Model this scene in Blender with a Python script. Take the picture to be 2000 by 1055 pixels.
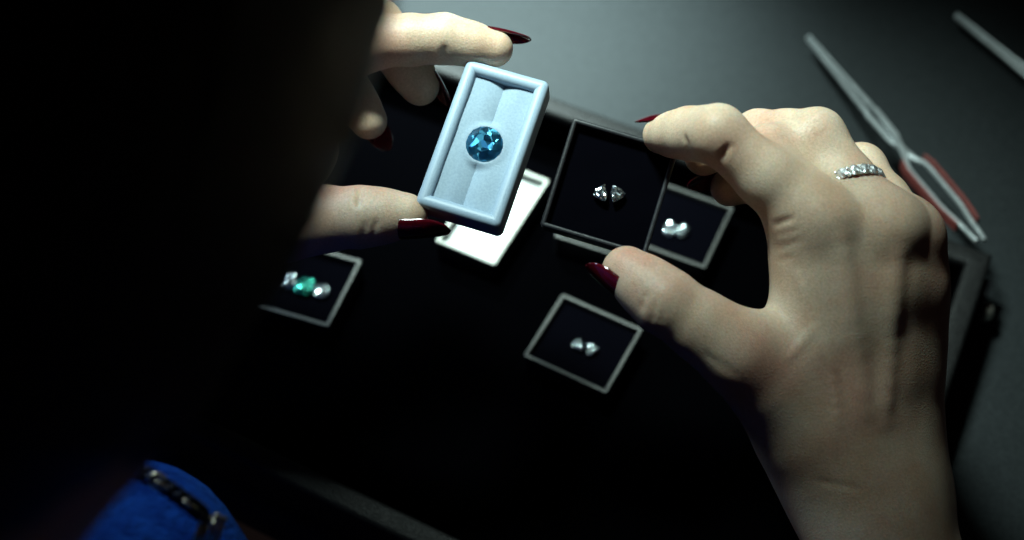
import bpy, bmesh, math, random
import numpy as np
from mathutils import Vector, Matrix

random.seed(7)
SC = bpy.context.scene
for o in list(bpy.data.objects):
    bpy.data.objects.remove(o)

# ------------------------------------------------------------------ camera
PITCH = math.radians(54.0)
FPX = 2315.0
CAM = Vector((0.0, -0.434 / math.tan(PITCH), 0.434))
CR = Vector((1, 0, 0))
CU = Vector((0, math.sin(PITCH), math.cos(PITCH)))
CD = Vector((0, math.cos(PITCH), -math.sin(PITCH)))
cd = bpy.data.cameras.new('camera')
cam = bpy.data.objects.new('camera', cd)
SC.collection.objects.link(cam)
cam.location = CAM
cam.rotation_euler = (math.pi / 2 - PITCH, 0, 0)
cd.sensor_width = 36.0
cd.lens = 36.0 * FPX / 2000.0
cd.clip_start = 0.002
cd.clip_end = 60.0
cd.dof.use_dof = True
cd.dof.focus_distance = 0.384
cd.dof.aperture_fstop = 5.8
SC.camera = cam

# ------------------------------------------------------------------ world and lamps
wd = bpy.data.worlds.new('World')
SC.world = wd
wd.use_nodes = True
bg = wd.node_tree.nodes['Background']
bg.inputs[0].default_value = (0.50, 0.32, 0.29, 1)
bg.inputs[1].default_value = 0.009

def look(o, target):
    d = Vector(target) - o.location
    o.rotation_euler = d.to_track_quat('-Z', 'Y').to_euler()

def spot(name, loc, target, energy, color, size, radius, blend=1.0):
    l = bpy.data.lights.new(name, 'SPOT')
    l.energy = energy; l.color = color; l.spot_size = math.radians(size); l.spot_blend = blend; l.shadow_soft_size = radius
    o = bpy.data.objects.new(name, l); SC.collection.objects.link(o)
    o.location = loc; look(o, target)
    return o
# two desk lamp heads above the table, out of the frame: one over the hands, one over the far side
LAMP = Vector((-0.095, 0.100, 0.61))
spot('work_lamp', LAMP, (0.047, 0.030, 0.10), 37, (0.77, 1.0, 0.93), 40, 0.050)
spot('far_lamp', (-0.09, 0.300, 0.36), (-0.050, 0.195, 0.0), 62, (0.76, 1.0, 0.97), 58, 0.030)
spot('side_fill', (-0.38, 0.200, 0.430), (-0.170, -0.150, 0.09), 6.5, (0.50, 0.72, 1.0), 54, 0.040)  # unseen bluish fill, added to light the sweater and near tray rim
# unseen dim fill panel, added for sheen on the leather rims and table
al = bpy.data.lights.new('sheen_fill', 'AREA'); al.shape = 'RECTANGLE'; al.size = 0.9; al.size_y = 0.5; al.energy = 0.16; al.color = (0.78, 0.95, 1.0)
ao = bpy.data.objects.new('sheen_fill', al); SC.collection.objects.link(ao); ao.location = (-0.10, 0.85, 1.15); look(ao, (0, 0, 0))

SC.view_settings.view_transform = 'Standard'
SC.view_settings.look = 'None'
SC.view_settings.exposure = 0.0
SC.view_settings.gamma = 1.0
SC.view_settings.use_curve_mapping = False
SC.cycles.use_denoising = True
SC.cycles.use_adaptive_sampling = False
SC.cycles.max_bounces = 14
SC.cycles.transmission_bounces = 12
SC.cycles.glossy_bounces = 6
SC.cycles.sample_clamp_indirect = 1.5
SC.cycles.sample_clamp_direct = 0.0
SC.cycles.caustics_refractive = True
SC.cycles.caustics_reflective = False

# ------------------------------------------------------------------ helpers
def at(px, py, d):
    """a point seen at photo pixel px,py, d metres in front of the lens"""
    return CAM + CR * ((px - 1000) / FPX * d) + CU * ((527.5 - py) / FPX * d) + CD * d

def on(px, py, z):
    r = CR * ((px - 1000) / FPX) + CU * ((527.5 - py) / FPX) + CD
    return CAM + r * ((z - CAM.z) / r.z)

def link(o, parent=None):
    SC.collection.objects.link(o)
    if parent is not None:
        o.parent = parent
    return o

def empty(name, mat=None, label=None, cat=None, group=None):
    o = bpy.data.objects.new(name, None)
    o.empty_display_size = 0.01
    link(o)
    if mat is not None:
        o.matrix_world = mat
    return tag(o, label, cat, group)

def tag(o, label=None, cat=None, group=None, kind=None):
    if label: o['label'] = label
    if cat: o['category'] = cat
    if group: o['group'] = group
    if kind: o['kind'] = kind
    return o

def mesh(name, verts, faces, mat, parent=None, smooth=True, sharp=None):
    me = bpy.data.meshes.new(name)
    me.from_pydata([tuple(v) for v in verts], [], faces)
    me.validate()
    me.materials.append(mat)
    o = bpy.data.objects.new(name, me)
    link(o, parent)
    if smooth:
        me.polygons.foreach_set('use_smooth', [True] * len(me.polygons))
        if sharp:
            me.set_sharp_from_angle(angle=math.radians(sharp))
    return o

def from_bm(name, bm, mat, parent=None, smooth=False, sharp=None):
    me = bpy.data.meshes.new(name)
    bmesh.ops.recalc_face_normals(bm, faces=bm.faces[:])
    bm.to_mesh(me); bm.free()
    me.materials.append(mat)
    o = bpy.data.objects.new(name, me)
    link(o, parent)
    if smooth:
        me.polygons.foreach_set('use_smooth', [True] * len(me.polygons))
        if sharp:
            me.set_sharp_from_angle(angle=math.radians(sharp))
    return o

def rot2(a):
    return Matrix.Rotation(math.radians(a), 4, 'Z')

# ------------------------------------------------------------------ materials
def material(name, base, rough=0.5, metal=0.0, spec=0.5, **kw):
    m = bpy.data.materials.new(name)
    m.use_nodes = True
    b = m.node_tree.nodes['Principled BSDF']
    b.inputs['Base Color'].default_value = (*base, 1)
    b.inputs['Roughness'].default_value = rough
    b.inputs['Metallic'].default_value = metal
    b.inputs['Specular IOR Level'].default_value = spec
    for k, v in kw.items():
        b.inputs[k].default_value = v
    return m

def nodes(m):
    nt = m.node_tree
    return nt, nt.nodes, nt.links, nt.nodes['Principled BSDF']

def add_noise_color(m, c1, c2, scale, detail=4, lo=0.35, hi=0.65, rough=None):
    nt, N, L, b = nodes(m)
    tc = N.new('ShaderNodeTexCoord')
    n = N.new('ShaderNodeTexNoise'); n.inputs['Scale'].default_value = scale; n.inputs['Detail'].default_value = detail
    r = N.new('ShaderNodeValToRGB')
    r.color_ramp.elements[0].position = lo; r.color_ramp.elements[0].color = (*c1, 1)
    r.color_ramp.elements[1].position = hi; r.color_ramp.elements[1].color = (*c2, 1)
    L.new(tc.outputs['Object'], n.inputs['Vector']); L.new(n.outputs['Fac'], r.inputs['Fac'])
    L.new(r.outputs['Color'], b.inputs['Base Color'])
    if rough:
        mr = N.new('ShaderNodeMapRange'); mr.inputs[3].default_value = rough[0]; mr.inputs[4].default_value = rough[1]
        L.new(n.outputs['Fac'], mr.inputs[0]); L.new(mr.outputs[0], b.inputs['Roughness'])
    return m

def add_bump(m, scale, strength=0.3, dist=0.0003, kind='noise', detail=3, stretch=None):
    nt, N, L, b = nodes(m)
    tc = N.new('ShaderNodeTexCoord')
    src = tc.outputs['Object']
    if stretch:
        mp = N.new('ShaderNodeMapping'); mp.inputs['Scale'].default_value = stretch
        L.new(src, mp.inputs['Vector']); src = mp.outputs['Vector']
    if kind == 'noise':
        t = N.new('ShaderNodeTexNoise'); t.inputs['Detail'].default_value = detail; out = t.outputs['Fac']
    else:
        t = N.new('ShaderNodeTexVoronoi'); out = t.outputs['Distance']
        if kind == 'edge': t.feature = 'DISTANCE_TO_EDGE'
    t.inputs['Scale'].default_value = scale
    L.new(src, t.inputs['Vector'])
    bp = N.new('ShaderNodeBump'); bp.inputs['Strength'].default_value = strength; bp.inputs['Distance'].default_value = dist
    L.new(out, bp.inputs['Height'])
    if b.inputs['Normal'].is_linked:
        L.new(b.inputs['Normal'].links[0].from_socket, bp.inputs['Normal'])
    L.new(bp.outputs['Normal'], b.inputs['Normal'])
    return m

M = {}
M['table'] = add_noise_color(material('table_laminate', (0.1, 0.11, 0.115), 0.7, spec=0.14), (0.012, 0.0145, 0.016), (0.024, 0.0275, 0.0295), 900, 3, 0.3, 0.7, (0.62, 0.78))
add_bump(M['table'], 1600, 0.25, 0.0002)
M['leather'] = add_noise_color(material('black_leather', (0.02, 0.02, 0.022), 0.5, spec=0.22), (0.007, 0.0068, 0.0070), (0.013, 0.0128, 0.013), 500, 4, 0.3, 0.7, (0.42, 0.62))
add_bump(M['leather'], 1400, 0.6, 0.0004, 'voronoi')
M['velvet'] = material('black_velvet', (0.0004, 0.0004, 0.0006), 1.0, spec=0.0)
M['pad_black'] = add_bump(material('black_foam', (0.0012, 0.0012, 0.0022), 1.0, spec=0.0), 2500, 0.3, 0.0002)
M['pad_white'] = add_noise_color(material('white_foam', (0.7, 0.8, 0.84), 0.85, spec=0.15), (0.265, 0.345, 0.43), (0.305, 0.39, 0.475), 1300, 3)
add_bump(M['pad_white'], 2200, 0.35, 0.00025)
M['pad_bright'] = add_bump(material('white_card', (0.80, 0.84, 0.82), 0.8, spec=0.2), 1800, 0.2, 0.0002)
M['case_white'] = add_noise_color(material('pale_blue_plastic', (0.6, 0.76, 0.88), 0.42), (0.285, 0.375, 0.475), (0.325, 0.42, 0.52), 1500, 3, 0.3, 0.7, (0.38, 0.5))
add_bump(M['case_white'], 3000, 0.15, 0.0001)
M['case_black'] = add_bump(add_noise_color(material('black_case', (0.02, 0.02, 0.025), 0.38), (0.006, 0.006, 0.009), (0.012, 0.012, 0.015), 900, 4, 0.3, 0.7, (0.33, 0.5)), 2500, 0.3, 0.0002)
M['case_grey'] = add_noise_color(material('grey_case', (0.22, 0.21, 0.19), 0.45, 0.3), (0.055, 0.055, 0.052), (0.072, 0.071, 0.067), 300, 2, 0.3, 0.7, (0.4, 0.55))
M['case_cream'] = add_noise_color(material('cream_case', (0.5, 0.5, 0.44), 0.5), (0.36, 0.37, 0.33), (0.46, 0.46, 0.41), 700, 4)
M['steel'] = add_noise_color(material('brushed_steel', (0.6, 0.63, 0.65), 0.34, 0.8), (0.5, 0.53, 0.55), (0.68, 0.71, 0.73), 400, 3, 0.3, 0.7, (0.32, 0.46))
M['red_grip'] = add_noise_color(material('red_fibre', (0.2, 0.03, 0.025), 0.6), (0.10, 0.016, 0.013), (0.15, 0.026, 0.022), 500, 4)
M['pale_metal'] = material('pale_metal', (0.62, 0.58, 0.5), 0.35, 0.8)
M['eye_white'] = material('eye_white', (0.7, 0.66, 0.62), 0.2)
M['gold'] = add_noise_color(material('old_gold', (0.6, 0.5, 0.28), 0.3, 1.0), (0.5, 0.42, 0.24), (0.7, 0.6, 0.38), 600, 3)
M['black_metal'] = material('black_metal', (0.012, 0.012, 0.014), 0.4, 0.6)
M['silver'] = material('white_gold', (0.75, 0.76, 0.77), 0.18, 1.0)
M['nail'] = add_noise_color(material('dark_red_polish', (0.16, 0.004, 0.012), 0.12, spec=0.6), (0.055, 0.0015, 0.005), (0.085, 0.003, 0.008), 300, 2)
nodes(M['nail'])[3].inputs['Coat Weight'].default_value = 0.8
nodes(M['nail'])[3].inputs['Coat Roughness'].default_value = 0.06
M['hair'] = add_noise_color(material('dark_brown_hair', (0.006, 0.003, 0.0025), 0.5, spec=0.22), (0.004, 0.002, 0.0018), (0.010, 0.005, 0.004), 300, 3)
add_bump(M['hair'], 300, 0.4, 0.0006, stretch=(6, 6, 0.6))

def glass(name, col, ior, rough=0.0):
    m = bpy.data.materials.new(name); m.use_nodes = True
    b = m.node_tree.nodes['Principled BSDF']
    b.inputs['Base Color'].default_value = (*col, 1)
    b.inputs['Transmission Weight'].default_value = 1.0
    b.inputs['Roughness'].default_value = rough
    b.inputs['IOR'].default_value = ior
    return m
def stone(name, col, ior, shine, rough, fac, cells, wob):
    """clear cut stone: glass body plus the broken-up flashes that its many inner facets throw back"""
    m = glass(name, col, ior)
    nt = m.node_tree; N, L = nt.nodes, nt.links
    tc = N.new('ShaderNodeTexCoord')
    vo = N.new('ShaderNodeTexVoronoi'); vo.inputs['Scale'].default_value = cells
    L.new(tc.outputs['Object'], vo.inputs['Vector'])
    sub = N.new('ShaderNodeVectorMath'); sub.operation = 'SUBTRACT'; sub.inputs[1].default_value = (0.5, 0.5, 0.5)
    L.new(vo.outputs['Color'], sub.inputs[0])
    scl = N.new('ShaderNodeVectorMath'); scl.operation = 'SCALE'; scl.inputs['Scale'].default_value = wob
    L.new(sub.outputs[0], scl.inputs[0])
    ge = N.new('ShaderNodeNewGeometry')
    ad = N.new('ShaderNodeVectorMath'); ad.operation = 'ADD'
    L.new(ge.outputs['Normal'], ad.inputs[0]); L.new(scl.outputs[0], ad.inputs[1])
    no = N.new('ShaderNodeVectorMath'); no.operation = 'NORMALIZE'; L.new(ad.outputs[0], no.inputs[0])
    g = N.new('ShaderNodeBsdfGlossy'); g.inputs['Color'].default_value = (*shine, 1); g.inputs['Roughness'].default_value = rough
    L.new(no.outputs[0], g.inputs['Normal'])
    mx = N.new('ShaderNodeMixShader'); mx.inputs[0].default_value = fac
    L.new(N['Principled BSDF'].outputs[0], mx.inputs[1]); L.new(g.outputs[0], mx.inputs[2])
    L.new(mx.outputs[0], N['Material Output'].inputs[0])
    return m
M['diamond'] = stone('diamond', (0.97, 0.99, 1.0), 2.2, (0.85, 0.95, 1.0), 0.20, 0.60, 1300, 1.0)
M['diamond_small'] = stone('ring_diamond', (0.97, 0.99, 1.0), 2.2, (0.95, 0.98, 1.0), 0.48, 0.85, 1500, 1.1)
M['topaz'] = stone('blue_gem', (0.26, 0.70, 0.95), 1.60, (0.14, 0.60, 0.92), 0.28, 0.36, 480, 0.85)
M['emerald'] = stone('green_gem', (0.06, 0.55, 0.46), 1.7, (0.12, 0.85, 0.66), 0.22, 0.42, 700, 0.8)

def skin_material():
    m = material('skin', (0.62, 0.42, 0.32), 0.48, spec=0.35)
    nt, N, L, b = nodes(m)
    b.inputs['Subsurface Weight'].default_value = 0.38
    b.inputs['Subsurface Radius'].default_value = (1.0, 0.32, 0.16)
    b.inputs['Subsurface Scale'].default_value = 0.0035
    tc = N.new('ShaderNodeTexCoord')
    n1 = N.new('ShaderNodeTexNoise'); n1.inputs['Scale'].default_value = 70; n1.inputs['Detail'].default_value = 4
    r1 = N.new('ShaderNodeValToRGB')
    r1.color_ramp.elements[0].position = 0.3; r1.color_ramp.elements[0].color = (0.70, 0.465, 0.325, 1)
    r1.color_ramp.elements[1].position = 0.68; r1.color_ramp.elements[1].color = (0.80, 0.62, 0.47, 1)
    L.new(tc.outputs['Object'], n1.inputs['Vector']); L.new(n1.outputs['Fac'], r1.inputs['Fac'])
    n3 = N.new('ShaderNodeTexNoise'); n3.inputs['Scale'].default_value = 32; n3.inputs['Detail'].default_value = 3
    r3 = N.new('ShaderNodeMapRange'); r3.inputs[1].default_value = 0.48; r3.inputs[2].default_value = 0.72; r3.inputs[4].default_value = 0.65
    mred = N.new('ShaderNodeMix'); mred.data_type = 'RGBA'; mred.inputs['B'].default_value = (0.66, 0.31, 0.23, 1)
    L.new(tc.outputs['Object'], n3.inputs['Vector']); L.new(n3.outputs['Fac'], r3.inputs[0]); L.new(r3.outputs[0], mred.inputs['Factor'])
    L.new(r1.outputs['Color'], mred.inputs['A'])
    n2 = N.new('ShaderNodeTexNoise'); n2.inputs['Scale'].default_value = 1300; n2.inputs['Detail'].default_value = 2
    mx = N.new('ShaderNodeMix'); mx.data_type = 'RGBA'; mx.blend_type = 'MULTIPLY'
    mx.inputs['Factor'].default_value = 0.42
    L.new(tc.outputs['Object'], n2.inputs['Vector'])
    L.new(mred.outputs['Result'], mx.inputs['A']); L.new(n2.outputs['Fac'], mx.inputs['B'])
    L.new(mx.outputs['Result'], b.inputs['Base Color'])
    add_bump(m, 1150, 0.55, 0.00022, 'edge')
    add_bump(m, 2600, 0.25, 0.00015, 'noise', 3)
    add_bump(m, 260, 0.06, 0.0006, 'noise', 5)
    return m
M['skin'] = skin_material()

def wool_material():
    m = material('blue_wool', (0.01, 0.06, 0.30), 0.95, spec=0.05)
    add_noise_color(m, (0.004, 0.035, 0.22), (0.012, 0.085, 0.40), 160, 6)
    b = nodes(m)[3]
    b.inputs['Sheen Weight'].default_value = 0.25
    b.inputs['Sheen Tint'].default_value = (0.1, 0.35, 1, 1)
    add_bump(m, 500, 0.7, 0.0015, 'noise', 6)
    return m
M['wool'] = wool_material()

# ------------------------------------------------------------------ the setting: table
TA = -26.5
EA = Vector((math.cos(math.radians(TA)), math.sin(math.radians(TA)), 0))      # along the tray
NA = Vector((-math.sin(math.radians(TA)), math.cos(math.radians(TA)), 0))     # across it, away from the person
TABLE_Z = -0.006
def tpt(e, n, z):
    return EA * e + NA * n + Vector((0, 0, z))

def box_bm(x0, x1, y0, y1, z0, z1, bev=0.0, seg=2):
    bm = bmesh.new()
    vs = [bm.verts.new((x, y, z)) for z in (z0, z1) for y in (y0, y1) for x in (x0, x1)]
    for f in ((0, 1, 3, 2), (4, 5, 7, 6), (0, 1, 5, 4), (2, 3, 7, 6), (0, 2, 6, 4), (1, 3, 7, 5)):
        bm.faces.new([vs[i] for i in f])
    bmesh.ops.recalc_face_normals(bm, faces=bm.faces[:])
    if bev:
        bmesh.ops.bevel(bm, geom=bm.edges[:] + bm.verts[:], offset=bev, segments=seg, affect='EDGES', profile=0.5)
    return bm

tb = from_bm('table', box_bm(-0.9, 0.9, -0.1475, 0.95, TABLE_Z - 0.03, TABLE_Z, 0.003), M['table'], smooth=True, sharp=40)
tb.matrix_world = rot2(TA)
tag(tb, kind='structure')

# ------------------------------------------------------------------ rounded rectangular frames
def rrect(hw, hh, r, n=5):
    r = max(r, 0.0002)
    pts = []
    for cx, cy, a0 in ((hw - r, hh - r, 0), (-hw + r, hh - r, 90), (-hw + r, -hh + r, 180), (hw - r, -hh + r, 270)):
        for i in range(n):
            a = math.radians(a0 + 90 * i / (n - 1))
            pts.append((cx + r * math.cos(a), cy + r * math.sin(a)))
    return pts

def loft(loops, close=False, cap0=False, cap1=False):
    n = len(loops[0]); v = [p for l in loops for p in l]; f = []
    k = len(loops)
    for j in range(k if close else k - 1):
        a, b = j * n, ((j + 1) % k) * n
        for i in range(n):
            i2 = (i + 1) % n
            f.append((a + i, a + i2, b + i2, b + i))
    if cap0: f.append(tuple(range(n))[::-1])
    if cap1: f.append(tuple(range((k - 1) * n, k * n)))
    return v, f

def frame_mesh(name, w, h, z0, z1, rim, rc, bev, mat, parent, draft=0.0):
    """a rim: outer wall, rounded top, inner wall, closed underneath"""
    prof = []
    prof.append((draft, z0))
    prof.append((0.0, z1 - bev))
    for i in range(1, 5):
        a = math.radians(90 * i / 4); prof.append((bev - bev * math.cos(a), z1 - bev + bev * math.sin(a)))
    for i in range(0, 5):
        a = math.radians(90 * i / 4); prof.append((rim - bev + bev * math.sin(a), z1 - bev + bev * math.cos(a)))
    prof.append((rim, z0))
    loops = [[(x, y, z) for x, y in rrect(w / 2 - o, h / 2 - o, rc - o)] for o, z in prof]
    v, f = loft(loops, close=True)
    return mesh(name, v, f, mat, parent, True, 50)

def pad_half(name, x0, x1, y0, y1, z0, z1, bev, mat, parent, pits=(), slit_depth=0.0017):
    """foam cushion between x0..x1: the side at x=0 (the slit) rolls softly down, pits take the stones"""
    nx, ny = 30, 64
    v, f = [], []
    rng = random.Random(int(1e6 * (x0 + 3 * y0)))
    ph = rng.random() * 6
    for j in range(ny + 1):
        for i in range(nx + 1):
            s, t = i / nx, j / ny
            x = x0 + (x1 - x0) * s; y = y0 + (y1 - y0) * t
            e = abs(x)
            z = z1
            if e < bev and (x0 == 0 or abs(x0) < 0.001 or abs(x1) < 0.001): z -= slit_depth * (1 - e / bev) ** 2.0
            z += 0.00012 * math.sin(380 * y + ph) * math.sin(300 * x + ph)
            for (gx, gy, gr, gz, slope) in pits:
                r = math.hypot(x - gx, y - gy)
                if r < gr: z = gz - (gr - r) * slope
                elif r < gr * 1.45:
                    wq = 1 - (r - gr) / (gr * 0.45); wq = wq * wq * (3 - 2 * wq)
                    z = z * (1 - wq) + gz * wq
            v.append((x, y, z))
    for j in range(ny):
        for i in range(nx):
            a = j * (nx + 1) + i
            f.append((a, a + 1, a + nx + 2, a + nx + 1))
    return mesh(name, v, f, mat, parent)

def gem_box(mat4, w, h, depth, rim, rc, bev, mframe, mpad, label, slit='y', padz=-0.0035, padbev=0.002, group=None, gap=0.0003, body=None, pits=()):
    """z=0 is the top of the rim"""
    e = empty('gem_box', mat4, label, 'gem box', group)
    if body is None:
        frame_mesh('frame', w, h, -depth, 0.0, rim, rc, bev, mframe, e)
    else:
        frame_mesh('rim', w, h, -0.0016, 0.0, rim, rc, bev, mframe, e)
        frame_mesh('frame', w - 0.0004, h - 0.0004, -depth, -0.0016, rim - 0.0004, rc, bev * 0.5, body, e)
    b = from_bm('base_panel', box_bm(-w / 2 + rim * 0.5, w / 2 - rim * 0.5, -h / 2 + rim * 0.5, h / 2 - rim * 0.5, -depth - 0.0004, -depth + 0.0015), body or mframe, e)
    iw, ih = w / 2 - rim + 0.0003, h / 2 - rim + 0.0003
    if slit == 'y' and mpad is M['pad_white']:
        pad_half('foam_pad', -iw, -gap / 2, -ih, ih, -depth, padz, padbev, mpad, e, pits)
        pad_half('foam_pad', gap / 2, iw, -ih, ih, -depth, padz, padbev, mpad, e, pits)
    else:
        pad_half('foam_pad', -iw, iw, -ih, ih, -depth, padz, padbev, mpad, e)
    return e

# ------------------------------------------------------------------ the tray
tray = empty('jewel_tray', rot2(TA), 'shallow black leather presentation tray lined with black velvet under both hands', 'tray')
T_E0, T_E1, T_N0, T_N1 = -0.19, 0.190, -0.143, 0.084
RW, RT = 0.0095, 0.025
def tray_wall(p0, p1, inward):
    """one mitred wall of the tray from corner p0 to p1, rounded leather top"""
    p0, p1, inward = Vector(p0), Vector(p1), Vector(inward)
    d = (p1 - p0).normalized()
    bev = 0.0022
    prof = [(0, TABLE_Z + 0.0003), (0, RT - bev)]
    for i in range(1, 5):
        a = math.radians(90 * i / 4); prof.append((bev - bev * math.cos(a), RT - bev + bev * math.sin(a)))
    for i in range(5):
        a = math.radians(90 * i / 4); prof.append((RW - bev + bev * math.sin(a), RT - bev + bev * math.cos(a)))
    prof.append((RW, TABLE_Z + 0.0003))
    la = [p0 + inward * o + d * o + Vector((0, 0, z)) for o, z in prof]
    lb = [p1 + inward * o - d * o + Vector((0, 0, z)) for o, z in prof]
    n = len(prof)
    f = [(i, (i + 1) % n, n + (i + 1) % n, n + i) for i in range(n)] + [tuple(range(n))[::-1], tuple(range(n, 2 * n))]
    return mesh('wall', la + lb, f, M['leather'], tray, True, 40)
c = [(T_E0, T_N0, 0), (T_E1, T_N0, 0), (T_E1, T_N1, 0), (T_E0, T_N1, 0)]
tray_wall(c[0], c[1], (0, 1, 0)); tray_wall(c[1], c[2], (-1, 0, 0)); tray_wall(c[2], c[3], (0, -1, 0)); tray_wall(c[3], c[0], (1, 0, 0))
from_bm('floor_lining', box_bm(T_E0 + RW, T_E1 - RW, T_N0 + RW, T_N1 - RW, TABLE_Z + 0.001, 0.0), M['velvet'], tray)
def lining(x0, x1, y0, y1):
    from_bm('wall_lining', box_bm(x0, x1, y0, y1, 0.0002, RT - 0.003), M['velvet'], tray)
i = 0.0012
lining(T_E0 + RW, T_E0 + RW + i, T_N0 + RW, T_N1 - RW); lining(T_E1 - RW - i, T_E1 - RW, T_N0 + RW, T_N1 - RW)
lining(T_E0 + RW + i, T_E1 - RW - i, T_N0 + RW, T_N0 + RW + i); lining(T_E0 + RW + i, T_E1 - RW - i, T_N1 - RW - i, T_N1 - RW)
# clasp on the outside of the right wall
cw = on(1948, 590, 0.012); ce = cw.dot(EA); cn = cw.dot(NA)
clasp = from_bm('clasp', box_bm(T_E1 - 0.001, T_E1 + 0.004, cn - 0.005, cn + 0.005, 0.003, 0.019, 0.001), M['black_metal'], tray, True, 40)
bmk = bmesh.new()
bmesh.ops.create_uvsphere(bmk, u_segments=16, v_segments=10, radius=0.0034, matrix=Matrix.Translation((T_E1 + 0.0065, cn - 0.003, 0.006)) @ Matrix.Diagonal((1, 1, 1.7, 1)))
from_bm('knob', bmk, M['pale_metal'], clasp, True)

# ------------------------------------------------------------------ gems
def outline_pt(kind, a):
    if kind == 'round': return (math.cos(a), math.sin(a))
    if kind == 'oval': return (0.72 * math.cos(a), math.sin(a))
    if kind == 'cushion':
        s = (abs(math.cos(a)) ** 3 + abs(math.sin(a)) ** 3) ** (-1 / 3)
        return (s * math.cos(a), s * math.sin(a))
    if kind == 'trillion':          # point towards +x
        r = 0.86 / max(math.cos((a + math.pi / 3) % (2 * math.pi / 3) - math.pi / 3) * -1 + 1.75, 0.01) * 1.05 + 0.0
        k = math.cos(3 * a)
        r = 0.78 + 0.22 * k
        return (r * math.cos(a) * 0.95, r * math.sin(a) * 1.1)
    if kind == 'half':              # half moon, straight side at -x
        x = math.cos(a); return (max(x, -0.25) * 0.9, math.sin(a))
    return (math.cos(a), math.sin(a))

def gem_mesh(R, kind, n=8, depth=0.62, crown=0.30, table=0.56, seed=1):
    bm = bmesh.new(); rng = random.Random(seed)
    def ring(k, rr, z, off=0.0):
        for i in range(k):
            x, y = outline_pt(kind, 2 * math.pi * (i + off) / k)
            j = 1 + rng.uniform(-0.012, 0.012)
            bm.verts.new((x * rr * R * j, y * rr * R * j, z * R))
    ring(n, table, crown); ring(n, 0.80, crown * 0.62, 0.5)
    ring(2 * n, 1.0, 0.03); ring(2 * n, 1.0, -0.03)
    ring(n, 0.62, -depth * 0.44, 0.5); ring(n, 0.20, -depth * 0.86)
    bm.verts.new((0, 0, -depth * R))
    r = bmesh.ops.convex_hull(bm, input=bm.verts[:])
    dead = list({g for k in ('geom_interior', 'geom_unused') for g in r[k] if isinstance(g, bmesh.types.BMVert)})
    bmesh.ops.delete(bm, geom=dead, context='VERTS')
    bmesh.ops.dissolve_limit(bm, angle_limit=0.004, verts=bm.verts[:], edges=bm.edges[:])
    return bm

def gem(mat4, R, kind, mat, label, cat='gemstone', group=None, sc=(1, 1, 1), lean=None, **kw):
    if lean is not None:            # loose stones lie tipped, their tables turned towards the lamp
        p = mat4.translation
        h = ((LAMP - p).normalized() + (CAM - p).normalized()).normalized()
        q = mat4.to_3x3().col[2].normalized().rotation_difference(h)
        mat4 = Matrix.Translation(p) @ q.to_matrix().to_4x4() @ Matrix.Translation(-p) @ mat4 @ Matrix.Rotation(math.radians(lean[0]), 4, 'X') @ Matrix.Rotation(math.radians(lean[1]), 4, 'Y')
    o = from_bm('gemstone', gem_mesh(R, kind, **kw), mat)
    o.matrix_world = mat4 @ Matrix.Diagonal((*sc, 1))
    return tag(o, label, cat, group)

# ------------------------------------------------------------------ boxes lying in the tray
BD = 0.0135
def flat(center_px, ang):
    p = on(*center_px, BD)
    return Matrix.Translation(p) @ rot2(ang)
def centre(a, b):
    A, B = on(*a, BD), on(*b, BD); return (A + B) / 2

def tray_box(ctr, ang, w, h, mframe, mpad, label, **kw):
    m = Matrix.Translation((ctr.x, ctr.y, BD)) @ rot2(ang)
    return m, gem_box(m, w, h, BD - 0.0006, 0.0016, 0.0010, 0.0004, mframe, mpad, label, body=M['case_black'], **kw)

# front box with two small trillion cut stones
cf = centre((1100, 575), (1183, 766))
mf, _ = tray_box(cf, -28.5, 0.0385, 0.0360, M['case_grey'], M['pad_black'], 'small grey rimmed black box in the tray just left of the right thumb base', group='gem boxes lying in the tray')
# green stone box: right corners (710,507) (640,637)
def from_corner(tr, br, ang, w, h):
    A, B = on(*tr, BD), on(*br, BD); mid = (A + B) / 2
    ex = Vector((math.cos(math.radians(ang)), math.sin(math.radians(ang)), 0))
    return mid - ex * w / 2
cg = from_corner((710, 507), (640, 637), -17.5, 0.046, 0.0375)
mg, _ = tray_box(cg, -18.5, 0.046, 0.0370, M['case_grey'], M['pad_black'], 'small grey rimmed black box holding a green stone between two diamonds', group='gem boxes lying in the tray')
cr = from_corner((1437, 403), (1375, 525), -25, 0.040, 0.0385)
mr, _ = tray_box(cr, -25.5, 0.040, 0.0385, M['case_grey'], M['pad_black'], 'small grey rimmed black box with two bright stones right behind the held black box', group='gem boxes lying in the tray')
cw_ = from_corner((1075, 352), (965, 517), -26.5, 0.030, 0.055)
mw, _ = tray_box(cw_, -27.0, 0.030, 0.055, M['case_cream'], M['pad_bright'], 'cream rimmed box with bright white lining lying in the tray below the held blue stone', slit='n', padz=-0.006, group='gem boxes lying in the tray')
# box mostly hidden behind the held black one: its near rim shows below it
A, B = on(1100, 467, BD), on(1172, 490, BD)
ang = math.degrees(math.atan2((B - A).y, (B - A).x))
up = Vector((-math.sin(math.radians(ang)), math.cos(math.radians(ang)), 0))
ch = (A + B) / 2 + (B - A).normalized() * 0.004 + up * 0.017
mh, _ = tray_box(ch, ang, 0.034, 0.034, M['case_grey'], M['pad_black'], 'grey rimmed box in the tray almost hidden behind the held black box', group='gem boxes lying in the tray')

PZ = -0.0035
def in_box(m, x, y, ang=0, z=PZ + 0.0022, tilt=(0, 0)):
    return m @ Matrix.Translation((x, y, z)) @ rot2(ang) @ Matrix.Rotation(math.radians(tilt[0]), 4, 'X') @ Matrix.Rotation(math.radians(tilt[1]), 4, 'Y')

def box_local(m, px, py):
    p = on(px, py, BD - 0.003); q = m.inverted() @ p
    return q.x, q.y

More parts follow.
